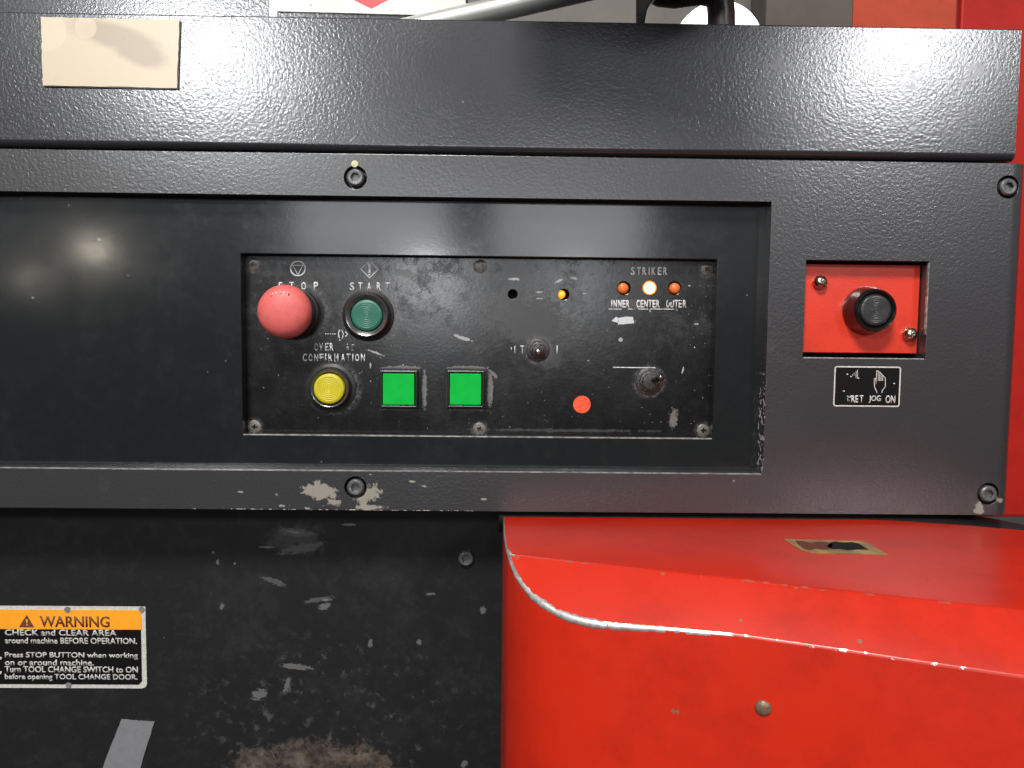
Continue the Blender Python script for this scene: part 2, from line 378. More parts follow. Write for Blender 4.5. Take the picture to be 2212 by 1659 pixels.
def tomesh(bm, name='mesh', sm=None):
    bmesh.ops.recalc_face_normals(bm, faces=bm.faces); me = bpy.data.meshes.new(name); bm.to_mesh(me); bm.free()
    if sm: smooth(me, sm)
    return me
def box_bm(bm, x0, x1, y0, y1, z0, z1):
    vs = [bm.verts.new((x, y, z)) for x in (x0, x1) for y in (y0, y1) for z in (z0, z1)]
    for f in ((0, 1, 3, 2), (4, 6, 7, 5), (0, 4, 5, 1), (2, 3, 7, 6), (0, 2, 6, 4), (1, 5, 7, 3)): bm.faces.new([vs[i] for i in f])
    return vs
def cyl_bm(bm, x, z, r, y0, y1, n=32, r1=None):
    r1 = r if r1 is None else r1
    a = [bm.verts.new((x+r*math.cos(t), y0, z+r*math.sin(t))) for t in [2*math.pi*k/n for k in range(n)]]
    b = [bm.verts.new((x+r1*math.cos(t), y1, z+r1*math.sin(t))) for t in [2*math.pi*k/n for k in range(n)]]
    for k in range(n): bm.faces.new((a[k], a[(k+1) % n], b[(k+1) % n], b[k]))
    bm.faces.new(a[::-1]); bm.faces.new(b)
def evaluated(me, setup):
    o = bpy.data.objects.new('tmp', me); COL.objects.link(o); extra = setup(o) or []
    bpy.context.view_layer.update(); dg = bpy.context.evaluated_depsgraph_get()
    res = bpy.data.meshes.new_from_object(o.evaluated_get(dg))
    for e in [o]+extra: bpy.data.objects.remove(e)
    return res
def cutmesh(me, cutbm=None, bevel=0, seg=3, ang=30, matslot=None):
    def setup(o):
        ex = []
        if cutbm is not None:
            bmesh.ops.recalc_face_normals(cutbm, faces=cutbm.faces)
            cm = bpy.data.meshes.new('cut'); cutbm.to_mesh(cm); cutbm.free()
            c = bpy.data.objects.new('cut', cm); COL.objects.link(c); ex.append(c)
            m = o.modifiers.new('b', 'BOOLEAN'); m.operation = 'DIFFERENCE'; m.solver = 'EXACT'; m.object = c
        if bevel:
            m = o.modifiers.new('v', 'BEVEL'); m.width = bevel; m.segments = seg; m.limit_method = 'ANGLE'; m.angle_limit = math.radians(ang)
            if matslot is not None: m.material = matslot
        return ex
    return evaluated(me, setup)
def boxmesh(x0, x1, y0, y1, z0, z1, bevel=0, seg=2, cut=None):
    bm = bmesh.new(); box_bm(bm, x0, x1, y0, y1, z0, z1); me = tomesh(bm)
    return cutmesh(me, cut, bevel, seg) if (bevel or cut is not None) else me
def lathe(prof, n=48, sm=40):
    """profile of (radius, height); height rises towards the viewer (-y)"""
    bm = bmesh.new(); rings = []
    for r, h in prof:
        if r < 1e-6: rings.append([bm.verts.new((0, -h, 0))])
        else: rings.append([bm.verts.new((r*math.cos(2*math.pi*k/n), -h, r*math.sin(2*math.pi*k/n))) for k in range(n)])
    for a, b in zip(rings, rings[1:]):
        for k in range(n):
            j = (k+1) % n
            if len(a) == 1 and len(b) > 1: bm.faces.new((a[0], b[j], b[k]))
            elif len(b) == 1 and len(a) > 1: bm.faces.new((a[k], a[j], b[0]))
            elif len(a) > 1: bm.faces.new((a[k], a[j], b[j], b[k]))
    return tomesh(bm, sm=sm)
def tube(path, r, n=20, closed=False, flat=False):
    bm = bmesh.new(); rings = []; P = [Vector(p) for p in path]
    for i, p in enumerate(P):
        if closed: t = (P[(i+1) % len(P)]-P[i-1]).normalized()
        else: t = (P[min(i+1, len(P)-1)]-P[max(i-1, 0)]).normalized()
        a = t.cross(Vector((0, 1, 0)))
        if a.length < 1e-3: a = t.cross(Vector((1, 0, 0)))
        a.normalize(); b = t.cross(a)
        rr = r(i) if callable(r) else r
        fl = .25 if flat else 1
        rings.append([bm.verts.new(p+a*rr*math.cos(2*math.pi*k/n)+b*rr*fl*math.sin(2*math.pi*k/n)) for k in range(n)])
    pairs = list(zip(rings, rings[1:])) + ([(rings[-1], rings[0])] if closed else [])
    for a, b in pairs:
        for k in range(n): bm.faces.new((a[k], a[(k+1) % n], b[(k+1) % n], b[k]))
    if not closed: bm.faces.new(rings[0][::-1]); bm.faces.new(rings[-1])
    return tomesh(bm, sm=50)
def polyplate(pts, y0, y1, bevel=0):
    bm = bmesh.new()
    a = [bm.verts.new((x, y0, z)) for x, z in pts]; b = [bm.verts.new((x, y1, z)) for x, z in pts]; n = len(pts)
    for k in range(n): bm.faces.new((a[k], a[(k+1) % n], b[(k+1) % n], b[k]))
    bm.faces.new(a[::-1]); bm.faces.new(b)
    me = tomesh(bm)
    return cutmesh(me, None, bevel) if bevel else me
def rrect(x0, x1, z0, z1, r, n=6):
    pts = []
    for cx, cz, a0 in ((x1-r, z1-r, 0), (x0+r, z1-r, 90), (x0+r, z0+r, 180), (x1-r, z0+r, 270)):
        for k in range(n+1):
            a = math.radians(a0+90*k/n); pts.append((cx+r*math.cos(a), cz+r*math.sin(a)))
    return pts
def text(s, u0_, u1, v0_, v1, d, mat, parent, name='printed_lettering', weight=.0, spacing=1.0, th=.00012, label=None, slant=True):
    cu = bpy.data.curves.new('t', 'FONT'); cu.body = s; cu.offset = weight; cu.space_character = spacing; cu.resolution_u = 3
    o = bpy.data.objects.new('t', cu); COL.objects.link(o); bpy.context.view_layer.update()
    me = bpy.data.meshes.new_from_object(o.evaluated_get(bpy.context.evaluated_depsgraph_get()))
    bpy.data.objects.remove(o); me.materials.clear()
    xs = [v.co.x for v in me.vertices]; ys = [v.co.y for v in me.vertices]
    ax, bx_, ay, by = min(xs), max(xs), min(ys), max(ys)
    x0, x1, z0, z1 = rect(u0_, v0_, u1, v1, d)
    bm = bmesh.new(); bm.from_mesh(me)
    for v in bm.verts:
        v.co = Vector((x0+(v.co.x-ax)/(bx_-ax)*(x1-x0), -(d+th), z0+(v.co.y-ay)/(by-ay)*(z1-z0)))
    ext = bmesh.ops.extrude_face_region(bm, geom=bm.faces[:])
    for v in [g for g in ext['geom'] if isinstance(g, bmesh.types.BMVert)]: v.co.y = -(d-.00005)
    me2 = tomesh(bm)
    return link(name, me2, mat, parent, label=label or ('printed lettering reading '+s.replace('  ', ' ')))
def line(pts, d, w, mat, parent, name='printed_line', closed=False, label=None):
    """thin printed line through photo points"""
    P = [(at(u, v, d)[0], -(d+.00006), at(u, v, d)[1]) for u, v in pts]
    return link(name, tube(P, w, 6, closed, True), mat, parent, label=label)

# ------------------------------------------------------------------ SETTING behind the machine
wl = link('wall', boxmesh(-3, 3, 1.3, 1.4, -1.6, 2.5), M_wall, kind='structure')

# ------------------------------------------------------------------ rear door panel above the hood, with its sign
rear = thing('rear_panel', 'grey textured metal panel behind the top edge of the hood', 'panel', (-.2, .03, HZ1))
x_r = at(1010, 20, -.03)[0]
link('panel_sheet', boxmesh(-.75, x_r, .030, .045, .05, .62, .001), M_hood, rear)
x0, x1, z0, z1 = rect(583, -60, 1006, 29, -.0298); zl = at(600, 35, -.0298)[1]
sg = thing('safety_sign', 'white speckled sign with red diamond point above the hood', 'sign', (x0, .0298, z0))
xa = at(600, 30, -.0298)[0]
link('sign_board', polyplate([(x0, zl-.004), (xa, zl-.004), (xa, z0), (x1, z0-.0012), (x1, z0+.25), (x0, z0+.25)], .0285, .0299), M_sign, sg)
def pp(L, d): return [at(u, v, d) for u, v in L]
link('red_diamond', polyplate([*pp([(802, 18), (853, -8), (860, -12), (802, -95), (750, -10), (753, -6)], -.0284)], .0281, .0286), M_signred, sg)

tb = link('tube', tube([(at(800, 83, -.024)[0], .024, at(800, 83, -.024)[1]), (at(1700, -122, -.024)[0], .024, at(1700, -122, -.024)[1])], .0092, 32), M_tube)
tag(tb, 'thick silver grey tube slanting up behind the hood edge', 'tube')
# black hook bracket
br = link('bracket', polyplate(pp([(1376, 90), (1376, -60), (1440, -60), (1425, -14), (1413, 0), (1402, 12), (1395, 28), (1391, 50), (1391, 90)], -.03), .024, .036, .001), M_rubber)
tag(br, 'black curved bracket standing up behind the hood', 'bracket')
hs = link('hose', tube([(at(u, v, -.06)[0], .06+dy, at(u, v, -.06)[1]) for u, v, dy in ((1558, 130, 0), (1558, 70, 0), (1558, 30, 0), (1556, 8, 0), (1549, -8, 0), (1535, -17, 0), (1515, -20, 0), (1490, -17, 0), (1460, -13, 0), (1430, -16, 0), (1400, -30, .0), (1380, -60, 0))], .0115, 28), M_hose)
tag(hs, 'dark brown bent hose rising behind the hood right of the bracket', 'hose')
gx, gz = at(1548, 108, -.35)
gl = thing('round_lamp', 'glowing white round lamp seen between bracket and hose', 'lamp', (gx, .35, gz))
bm = bmesh.new(); bmesh.ops.create_uvsphere(bm, u_segments=48, v_segments=24, radius=.054); link('globe', tomesh(bm, sm=60), M_globe, gl, (gx, .35, gz))
link('lamp_stem', tube([(gx, .35, gz-.05), (gx, .35, gz-.3)], .012), M_hose, gl)
# unseen blocker added above the hood, shaped to put a dark wedge on it
ca = link('hood_shade_blocker', polyplate([(0, .279), (.064, .272), (.127, .260), (.165, .257), (.185, .266), (.215, .281), (.215, .37), (0, .37)], -.112, -.088, .002), M_rubber)
tag(ca, 'black unseen blocker added over the hood to darken its top edge', 'light blocker')
# brown pillar in the background, then the red column of the machine
xp0, xp1 = at(1655, 20, -.9)[0], at(1850, 20, -.9)[0]
tag(link('pillar', boxmesh(xp0, xp1+.1, .9, 1.0, -.6, 1.6, .004), M_wall2), 'dull brown pillar in the background left of the red column', 'pillar')
colm = thing('machine_column', 'tall red machine column behind the right end of the panels', 'machine column', (.40, .06, -.3))
xs0 = at(1843, 20, -.09)[0]; xs1 = at(2070, 20, -.09)[0]
link('column_cover', boxmesh(xs0, xs1-.0012, .09, .093, .05, .6, .001), M_redback, colm, label='orange red flat cover')
zc = at(2200, 1117, -.06)[1]
xc0 = .39
link('column_side', boxmesh(xs1, .8, .085, .2, .05, .6, .002), M_redplain, colm)
link('column_face', boxmesh(xc0, .8, .058, .084, zc, .23, .003), M_redplain, colm)

# ------------------------------------------------------------------ HOOD
hood = thing('hood_panel', 'wide dark grey hammertone hood panel across the top of the machine', 'panel', (0, 0, HZ0))
prof = []
R = .0055
for k in range(33):
    a = math.pi/2*k/32; prof.append((R*(1-math.sin(a)), HZ0+R*(1-math.cos(a))))
prof = [(.055, HZ0)]+prof+[(0, HZ1-.0012), (.0006, HZ1-.0003), (.0015, HZ1), (.055, HZ1)]
bm = bmesh.new(); XA, XB = -.75, .4052
a = [bm.verts.new((XA, y, z)) for y, z in prof]; b = [bm.verts.new((XB, y, z)) for y, z in prof]; m_ = len(prof)
for k in range(m_): bm.faces.new((a[k], a[(k+1) % m_], b[(k+1) % m_], b[k]))
bm.faces.new(a[::-1]); bm.faces.new(b)
link('hood_sheet', tomesh(bm), M_hood, hood)
# magnet sheet on the hood
q = pp([(88.3, 36.4), (387.5, 43.1), (382.5, 190.4), (92.7, 184.7)], .002)
cq = (sum(p[0] for p in q)/4, sum(p[1] for p in q)/4)
mg = thing('magnet_sheet', 'tan brass coloured rectangular sheet stuck on the hood, upper left', 'magnet sheet', (cq[0], -.001, cq[1]))
def jag(q, n=14, amp=.00035):
    out = []
    for i in range(len(q)):
        p0, p1 = Vector(q[i]), Vector(q[(i+1) % len(q)]); t = (p1-p0); nn = Vector((-t.y, t.x)).normalized()
        for k in range(n): out.append(tuple(p0+t*k/n+nn*random.uniform(-amp, amp)*(k > 0)))
    return out
link('sheet_face', polyplate(jag(q), -.0022, -.0016), M_magnet, mg)
qq = [(cq[0]+(p[0]-cq[0])*1.003+.0004, cq[1]+(p[1]-cq[1])*1.003-.0006) for p in q]
link('backing_edge_shade', polyplate(qq, -.0015, -.0001), M_black, mg)  # black layer shifted right and down, putting in the sheet's edge shadow

# ------------------------------------------------------------------ FRONT FRAME
FX1 = .4185
frame = thing('front_frame', 'dark grey hammertone front frame around the recessed panel', 'machine frame', (0, 0, -.146))
cut = bmesh.new()
RX1 = .2131; RZ0, RZ1 = -.1141, .1036
box_bm(cut, -1.2, RX1, -.2, .2, RZ0, RZ1)
JX0, JX1, JZ0, JZ1 = rect(1738, 563, 2003.5, 775)
box_bm(cut, JX0, JX1, -.2, .2, JZ0, JZ1)
HEX = [(767.5, 383.5, 'upper'), (2178, 404, 'upper right'), (768, 1053, 'lower'), (2135, 1067, 'lower right')]
for u, v, _ in HEX:
    x, z = at(u, v); cyl_bm(cut, x, z, .0090, -.2, .016, 40)
bm = bmesh.new(); RR = .0135
pl = [(-.76, .045), (-.76, 0)]+[(FX1-RR+RR*math.sin(math.pi/2*k/14), RR-RR*math.cos(math.pi/2*k/14)) for k in range(15)]+[(FX1, .045)]
a = [bm.verts.new((x, y, -.146)) for x, y in pl]; b = [bm.verts.new((x, y, .1362)) for x, y in pl]
for k in range(len(pl)): bm.faces.new((a[k], a[(k+1) % len(pl)], b[(k+1) % len(pl)], b[k]))
bm.faces.new(a[::-1]); bm.faces.new(b)
link('frame_sheet', cutmesh(tomesh(bm), cut, .0011, 3), M_frame, frame)
hexhead = None
def hex_mesh(R=.0068, H=.003):
    me = lathe([(R, -.014), (R, H-.0012), (R-.0012, H), (0, H)], 40, 30)
    c = bmesh.new(); cyl_bm(c, 0, 0, .0036, .01, -(H-.0028), 6); 
    bm = bmesh.new(); bm.from_mesh(me)
    # socket cutter goes in from the front
    c.free(); c = bmesh.new(); cyl_bm(c, 0, 0, .0036, -.02, -(H-.003), 6); bm.free()
    r = cutmesh(me, c, .0002, 2); return r
HEXM = hex_mesh(); HEXM.materials.append(M_hex)
for u, v, _ in HEX:
    x, z = at(u, v); link('socket_screw', HEXM, None, frame, (x, .0015, z))
x, z = at(766, 354); link('paint_dab', lathe([(.0028, -.0001), (.0026, .0002), (0, .0003)], 14), simple('pale_yellow_paint', (.62, .62, .35), .5), frame, (x, 0, z), label='pale yellow paint dot above a screw')
# ------------------------------------------------------------------ RECESSED SHEET
D1, D2 = -.015, -.027
sheet = thing('recess_sheet', 'smooth black sheet set back inside the front frame', 'panel', (0, .015, RZ0))
PX0, PX1, PZ0, PZ1 = -.2052, .1717, -.0864, .0577
cut = bmesh.new(); 
SX0, SX1, SZ0, SZ1 = at(522, 740, D1)[0], at(1544.5, 740, D1)[0], at(1030, 944, D1)[1], at(1030, 554, D1)[1]
box_bm(cut, SX0, SX1, -.2, .2, SZ0, SZ1)
link('sheet', boxmesh(-.76, .226, .015, .019, RZ0-.011, RZ1+.01, .0006, 3, cut), M_sheet, sheet)
# return flange round the control plate
bm = bmesh.new()
for (a0, a1, b0, b1) in ((SX0-.003, SX0-.0002, SZ0-.003, SZ1+.003), (SX1+.0002, SX1+.003, SZ0-.003, SZ1+.003), (SX0-.0002, SX1+.0002, SZ0-.003, SZ0-.0002), (SX0-.0002, SX1+.0002, SZ1+.0002, SZ1+.003)):
    box_bm(bm, a0, a1, .0195, .0265, b0, b1)
link('return_flange', tomesh(bm), M_sheet, sheet)

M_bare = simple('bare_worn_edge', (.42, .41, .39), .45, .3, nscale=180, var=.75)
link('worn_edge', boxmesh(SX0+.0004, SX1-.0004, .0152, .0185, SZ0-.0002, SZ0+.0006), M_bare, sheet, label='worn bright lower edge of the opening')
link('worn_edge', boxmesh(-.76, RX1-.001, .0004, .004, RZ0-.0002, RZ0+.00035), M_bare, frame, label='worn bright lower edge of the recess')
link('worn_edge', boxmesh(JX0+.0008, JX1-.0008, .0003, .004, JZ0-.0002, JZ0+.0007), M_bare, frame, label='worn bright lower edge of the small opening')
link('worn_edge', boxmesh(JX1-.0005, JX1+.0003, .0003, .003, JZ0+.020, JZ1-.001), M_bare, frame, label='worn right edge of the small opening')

# ------------------------------------------------------------------ CONTROL PLATE with its controls
CP = thing('control_panel', 'black control panel with STOP and START buttons, switches and lamps', 'control panel', ((SX0+SX1)/2, .027, SZ0))
cut = bmesh.new()
HOLES = [(1107.5, 635.5, .0040), (1218, 636, .0046)]
LEDS = [(1346, 623), (1403.3, 622), (1458, 623)]
for u, v, r in HOLES:
    x, z = at(u, v, D2); cyl_bm(cut, x, z, r, -.1, .1, 24)
for u, v in LEDS:
    x, z = at(u, v, D2); cyl_bm(cut, x+(.0006 if u < 1400 else -.0004), z+.0002, .0056, -.1, .1, 28)
link('face_plate', boxmesh(SX0-.004, SX1+.004, .027, .030, SZ0-.004, SZ1+.004, .0003, 2, cut), M_plate, CP)
link('backing_box', boxmesh(SX0, SX1, .046, .05, SZ0, SZ1), M_dark, CP)
# plate screws
SR = .0055
def phil(R, H, mat, cs=.0022, cw=.0007, dome=False, n=32):
    prof = [(R, -.003), (R, .0002), (R-.0006, .0006), (0, .0007)] if not dome else \
           [(R, -.001), (R, .0006), (R*.97, H*.45), (R*.8, H*.78), (R*.5, H*.95), (R*.25, H), (0, H)]
    me = lathe(prof, n, 50)
    c = bmesh.new(); dep = .0016
    top = H if dome else .0007
    vs = []
    pts = [(-cs, -cw), (-cw, -cw), (-cw, -cs), (cw, -cs), (cw, -cw), (cs, -cw), (cs, cw), (cw, cw), (cw, cs), (-cw, cs), (-cw, cw), (-cs, cw)]
    a = [c.verts.new((x, -.02, z)) for x, z in pts]; b = [c.verts.new((x, -(top-dep), z)) for x, z in pts]
    for k in range(12): c.faces.new((a[k], a[(k+1) % 12], b[(k+1) % 12], b[k]))
    c.faces.new(a[::-1]); c.faces.new(b)
    r = cutmesh(me, c); smooth(r, 40); r.materials.clear(); r.materials.append(mat); return r
PHM = phil(SR, 0, M_screw)
for u, v, rot in ((546, 571.5, .1), (1037.5, 575.6, .05), (1527, 581.7, .7), (549.9, 922, .15), (1035.5, 926.5, .5), (1519, 930, .1)):
    x, z = at(u, v, D2); link('plate_screw', PHM, None, CP, (x, .027, z), (0, rot, 0))
# --- emergency stop
x, z = at(632.5, 675, D2)
st = link('stop_button', lathe([(.0212, 0), (.0210, .0012), (.0195, .0022), (.0193, .006), (.0175, .0075), (.0170, .010), (.0135, .011), (.0128, .020), (0, .020)], 56), M_collar, CP, (x, .027, z), label='large pink red mushroom stop button')
def child(name, me, mat, par, loc=(0, 0, 0), rot=None, label=None):
    o = bpy.data.objects.new(name, me); COL.objects.link(o); o.parent = par; o.location = loc
    if mat is not None and not me.materials: me.materials.append(mat)
    if rot is not None: o.rotation_euler = rot
    if label: o['label'] = label
    return o
child('mushroom_cap', lathe([(.010, .019), (.0195, .0195), (.0211, .0212), (.0215, .0235), (.0213, .0255), (.0205, .0285), (.0185, .0315), (.0155, .0338), (.011, .0355), (.006, .0363), (0, .0366)], 72, 60), M_stop, st)
# moulded RESET lettering on the cap, worn
CAPP = [(.010, .019), (.0195, .0195), (.0211, .0212), (.0215, .0235), (.0213, .0255), (.0205, .0285), (.0185, .0315), (.0155, .0338), (.011, .0355), (.006, .0363), (0, .0366)]
def capH(r):
    for (ra, ha), (rb, hb) in zip(CAPP[4:], CAPP[5:]):
        if rb <= r <= ra: return ha+(hb-ha)*(ra-r)/(ra-rb)
    return .0366
def cap_text(s):
    cu = bpy.data.curves.new('t', 'FONT'); cu.body = s; cu.size = 1; cu.offset = .015
    o = bpy.data.objects.new('t', cu); COL.objects.link(o); bpy.context.view_layer.update()
    me = bpy.data.meshes.new_from_object(o.evaluated_get(bpy.context.evaluated_depsgraph_get())); bpy.data.objects.remove(o); me.materials.clear()
    xs = [v.co.x for v in me.vertices]; L = max(xs)
    for v in me.vertices:
        ang = (v.co.x/L-.5)*1.15; rr = .0142+v.co.y*.0032
        X = rr*math.sin(ang); Z = rr*math.cos(ang)
        h = capH(rr)+.00055
        v.co = Vector((X, -h, Z))
    bm = bmesh.new(); bm.from_mesh(me); e = bmesh.ops.extrude_face_region(bm, geom=bm.faces[:])
    for v in [g for g in e['geom'] if isinstance(g, bmesh.types.BMVert)]: v.co.y += .0012
    return tomesh(bm)
child('moulded_lettering', cap_text('RESET'), simple('worn_moulded_plastic', (.88, .52, .46), .5, nscale=900, var=.7), st, (-.0005, 0, -.0005), label='worn moulded lettering on the cap')
# --- ridged caps
def ridged(R, h, n=7, amp=.00038):
    prof = [(R, 0), (R, h-.0006), (R-.0005, h)]
    r = R-.0016; 
    for k in range(n*4+1):
        rr = (R-.0016)*(1-k/(n*4)); prof.append((rr, h+amp*(.5-.5*math.cos(k/4*2*math.pi)) if k < n*4 else h))
    return lathe(prof, 56, 60)
def round_button(u, v, R, mat, label, hb=.009, Rb=.0175, cap_h=.0085, ringmat=M_chrome, flange=.0215):
    x, z = at(u, v, D2); 
    b_ = link('push_button', lathe([(flange, 0), (flange-.0003, .0010), (Rb+.0018, .0022), (Rb+.0008, hb*.6), (Rb, hb*.75), (R+.001, hb*.75), (R+.001, .002), (0, .002)], 56), M_collar, CP, (x, .027, z), label=label)
    child('metal_bezel', lathe([(Rb-.0002, hb*.70), (Rb, hb), (Rb-.0007, hb+.0006), (Rb-.0015, hb+.0003), (R+.0008, hb-.0015), (R+.0008, hb-.004)], 56), ringmat, b_)
    child('button_cap', ridged(R, cap_h), mat, b_)
    return b_
round_button(795.5, 681.5, .0127, M_green, 'dark green round push button with concentric ridges', hb=.0095, cap_h=.0088)
round_button(716, 838, .0124, M_yellow, 'yellow round push button with concentric ridges', hb=.008, cap_h=.010, Rb=.0158, flange=.0205)
# --- square lit buttons
def square_button(u, v, label):
    x, z = at(u, v, D2); r = .0128; b_ = link('square_button', None or boxmesh(-.0172, .0172, -.0016, 0, -.0172, .0172, .0006), M_collar, CP, (x, .027, z), label=label)
    c = bmesh.new(); box_bm(c, -r-.0006, r+.0006, -.1, -.003, -r-.0006, r+.0006)
    child('bezel', boxmesh(-.0152, .0152, -.0125, -.0017, -.0152, .0152, .0006, 2, c), M_black, b_)
    child('lens', boxmesh(-r, r, -.0128, -.004, -r, r, .0005), M_sqgreen, b_)
square_button(865, 838.5, 'bright green square button nearer the yellow button')
square_button(1007, 838.5, 'bright green square button nearer the middle screw')
# --- toggles
M_togbase = simple('dusty_toggle_base', (.075, .072, .068), .42, .5, nscale=500, var=.75)
M_togdark = simple('dark_polished_lever', (.16, .16, .155), .2, .9, nscale=400, var=.5)
def toggle(u, v, lean, label, R=.0105, L=.017):
    x, z = at(u, v, D2)
    t_ = link('toggle_switch', lathe([(R, 0), (R, .0006), (R-.0008, .0012), (R-.0030, .0014), (R-.0033, .0030), (R-.0042, .0036), (R-.0050, .0036), (R-.0052, .0052), (R-.0068, .0056), (0, .0056)], 40), M_togbase, CP, (x, .027, z), label=label)
    child('lever', lathe([(.0017, .003), (.0019, .008), (.0026, .013), (.0030, .0155), (.0028, .0175), (.0018, .0189), (0, .0193)], 24, 60), M_steel if abs(lean[0]) < .2 else M_togdark, t_, (0, 0, 0), lean)
    child('hex_nut', lathe([(R-.0034, .0014), (R-.0034, .0034), (R-.0044, .0036), (R-.0052, .0036)], 6, 10), M_hex, t_)
toggle(1162, 756, (.06, 0, -.04), 'metal toggle switch pointing straight out', .0098)
toggle(1402.5, 824, (-.25, 0, .42), 'dark toggle switch leaning right under a thin printed line', .0115)
# --- pilot lamps
DOME = lathe([(.0046, -.004), (.0046, .0008), (.0042, .0020), (.0030, .0030), (.0015, .0034), (0, .0035)], 28, 60)
for (u, v), mt, lb in zip(LEDS, (M_orangeled, M_led, M_orangeled), ('unlit orange pilot lamp over INNER', 'lit bright amber pilot lamp over CENTER', 'unlit orange pilot lamp over OUTER')):
    me = DOME.copy(); me.materials.append(mt); x, z = at(u, v, D2); pl_ = link('pilot_lamp', me, None, CP, (x, .0285, z), label=lb)
    if mt is M_led: child('lens_rim_glow', lathe([(.0046, .0006), (.0047, .0020), (.0054, .0020), (.0060, .0014), (.0058, .0004)], 32), M_ledring, pl_)  # halo of the lit lamp on its rim, put in as emission
me = lathe([(.0034, -.004), (.0034, .0008), (.0028, .0022), (.0015, .003), (0, .0032)], 24, 60); me.materials.append(M_led2)
x, z = at(1213, 635.5, D2); link('pilot_lamp', me, None, CP, (x, .0315, z), label='glowing orange pilot lamp inside its hole')
# --- round orange sticker
x, z = at(1257, 873.5, D2); link('round_sticker', lathe([(.0073, -.0002), (.0073, .0003), (0, .0003)], 40), M_orange, CP, (x, .027, z), label='round orange red sticker')
# --- print
def letters(s, us, v0_, v1, w, mat, d=D2, weight=.01):
    for c_, u in zip(s, us):
        if c_ == ' ': continue
        ww = w*(.28 if c_ in 'I1' else 1)
        text(c_, u-ww/2, u+ww/2, v0_, v1, d, mat, CP, weight=weight, label='printed letter '+c_)
letters('STOP', (606, 630, 656, 682.5), 609, 626.5, 10, M_print, weight=.02)
letters('START', (760.5, 778.5, 797.5, 818.5, 837.5), 610, 627.5, 9.5, M_white, weight=.02)
letters('OVER', (683, 693.5, 706, 716.5), 741, 758, 8, M_printw, weight=.02); letters('E', (762.5,), 744, 758, 6, M_printf, weight=.02); letters('R', (752,), 742, 757, 6, M_printf)
letters('CONFIRMATION', (658.5, 671, 683, 694.5, 703.5, 713.5, 726.5, 741, 753, 762, 771.5, 784), 764, 780.5, 8.6, M_printw, weight=.02)
letters('STRIKER', (1367, 1380, 1392, 1402.5, 1412, 1425, 1437), 577, 594, 8.5, M_print, weight=.02)
letters('INNER', (1321.5, 1329, 1339, 1348, 1356.5), 648, 665, 7.5, M_print, weight=.03)
letters('CENTER', (1378.5, 1387, 1395.5, 1404.5, 1413, 1421.5), 648, 665, 7.5, M_print, weight=.03)
letters('OUTER', (1443, 1452, 1461, 1469.5, 1479), 648, 665, 7.6, M_printw, weight=.03)
letters('I', (1112,), 747, 764, 6, M_print); letters('T', (1128,), 746.5, 765, 8, M_print)
letters('I', (1203.5,), 746.5, 765, 8, M_print)
letters('I', (1104.5,), 750, 757, 5, M_print)
for a, b in ((1315, 1343), (1356, 1372), (1378, 1400), (1401, 1462)): line([(a, 667.5), (b, 667.9)], D2, .0003, M_printw, CP, 'printed_underline')
line([(1324, 793.5), (1416, 794.5)], D2, .0004, M_white, CP, label='thin printed line above the leaning toggle')
line([(1404, 668), (1404, 674)], D2, .0003, M_printw, CP)
ar = polyplate(pp([(1321, 693), (1331, 684), (1335, 687), (1352, 684), (1367, 684.5), (1370, 698), (1352, 700), (1334, 701), (1336, 698)], D2), .0268, .0271); link('printed_arrow', ar, worn('arrow_ink', (.6, .62, .66), .36, 300), CP, label='worn white arrow pointing left')
def circ(u, v, r, n=36): return [(u+r*math.cos(2*math.pi*k/n), v+r*math.sin(2*math.pi*k/n)) for k in range(n)]
line(circ(643.5, 580, 15.7), D2, .0005, M_white, CP, 'printed_symbol', True, 'stop symbol, circle')
line([(632.5, 573), (654.5, 573), (643.5, 594)], D2, .0005, M_white, CP, 'printed_symbol', True, 'stop symbol, triangle')
line([(798, 563.5), (817, 582), (798.5, 600), (779.5, 581.5)], D2, .0005, M_white, CP, 'printed_symbol', True, 'start symbol, diamond')
line([(798, 569), (798, 589)], D2, .0009, M_white, CP, 'printed_symbol', label='start symbol, stroke'); line([(798, 592), (798, 594.5)], D2, .0008, M_white, CP, 'printed_symbol')
for u in (704, 709, 714, 719, 723.5): line([(u-1.2, 721.3), (u+1.2, 721.3)], D2, .0004, M_print, CP, 'printed_dot')
line([(734, 712), (731, 720), (733, 732), (735, 736)], D2, .0004, M_printw, CP, 'printed_symbol'); line([(738, 713), (742, 721), (739, 732)], D2, .0003, M_printw, CP, 'printed_symbol'); line([(745.5, 716), (751, 721.5), (745.5, 727)], D2, .0004, M_print, CP, 'printed_symbol')

# ------------------------------------------------------------------ JOG BUTTON PLATE
DJ = -.012
JP = thing('jog_control_box', 'small red plate with a black round button set in the frame', 'control box', (.29, .012, JZ0))
x0, x1, z0, z1 = rect(1742, 571.5, 1990.5, 762.5, DJ)
link('plate', boxmesh(JX0-.004, JX1-.0008, .012, .0145, z0, z1, .0005), M_redplate, JP)
link('backing_box', boxmesh(JX0-.004, JX1+.004, .046, .05, JZ0-.004, JZ1+.004), M_dark, JP)
x, z = at(1871, 671, DJ)
jb = link('jog_button', lathe([(.0196, 0), (.0198, .002), (.0190, .006), (.0172, .0145), (.0165, .0170), (.0158, .0178), (.0150, .0172), (.0142, .0155), (.0128, .0140), (0, .0140)], 64, 40), M_blackg, JP, (x, .012, z), label='black round push button with rounded rim')
child('button_cap', ridged(.0122, .0172, 8, .00018), simple('grey_black_cap', (.03, .03, .03), .25), jb)
PAN = phil(.0057, .0068, M_brass, .0018, .0005, True)
for u, v, rt_ in ((1769.5, 610, .5), (1963, 722, .2)):
    x, z = at(u, v, DJ); link('pan_screw', PAN, None, JP, (x, .0118, z), (0, rt_, 0))

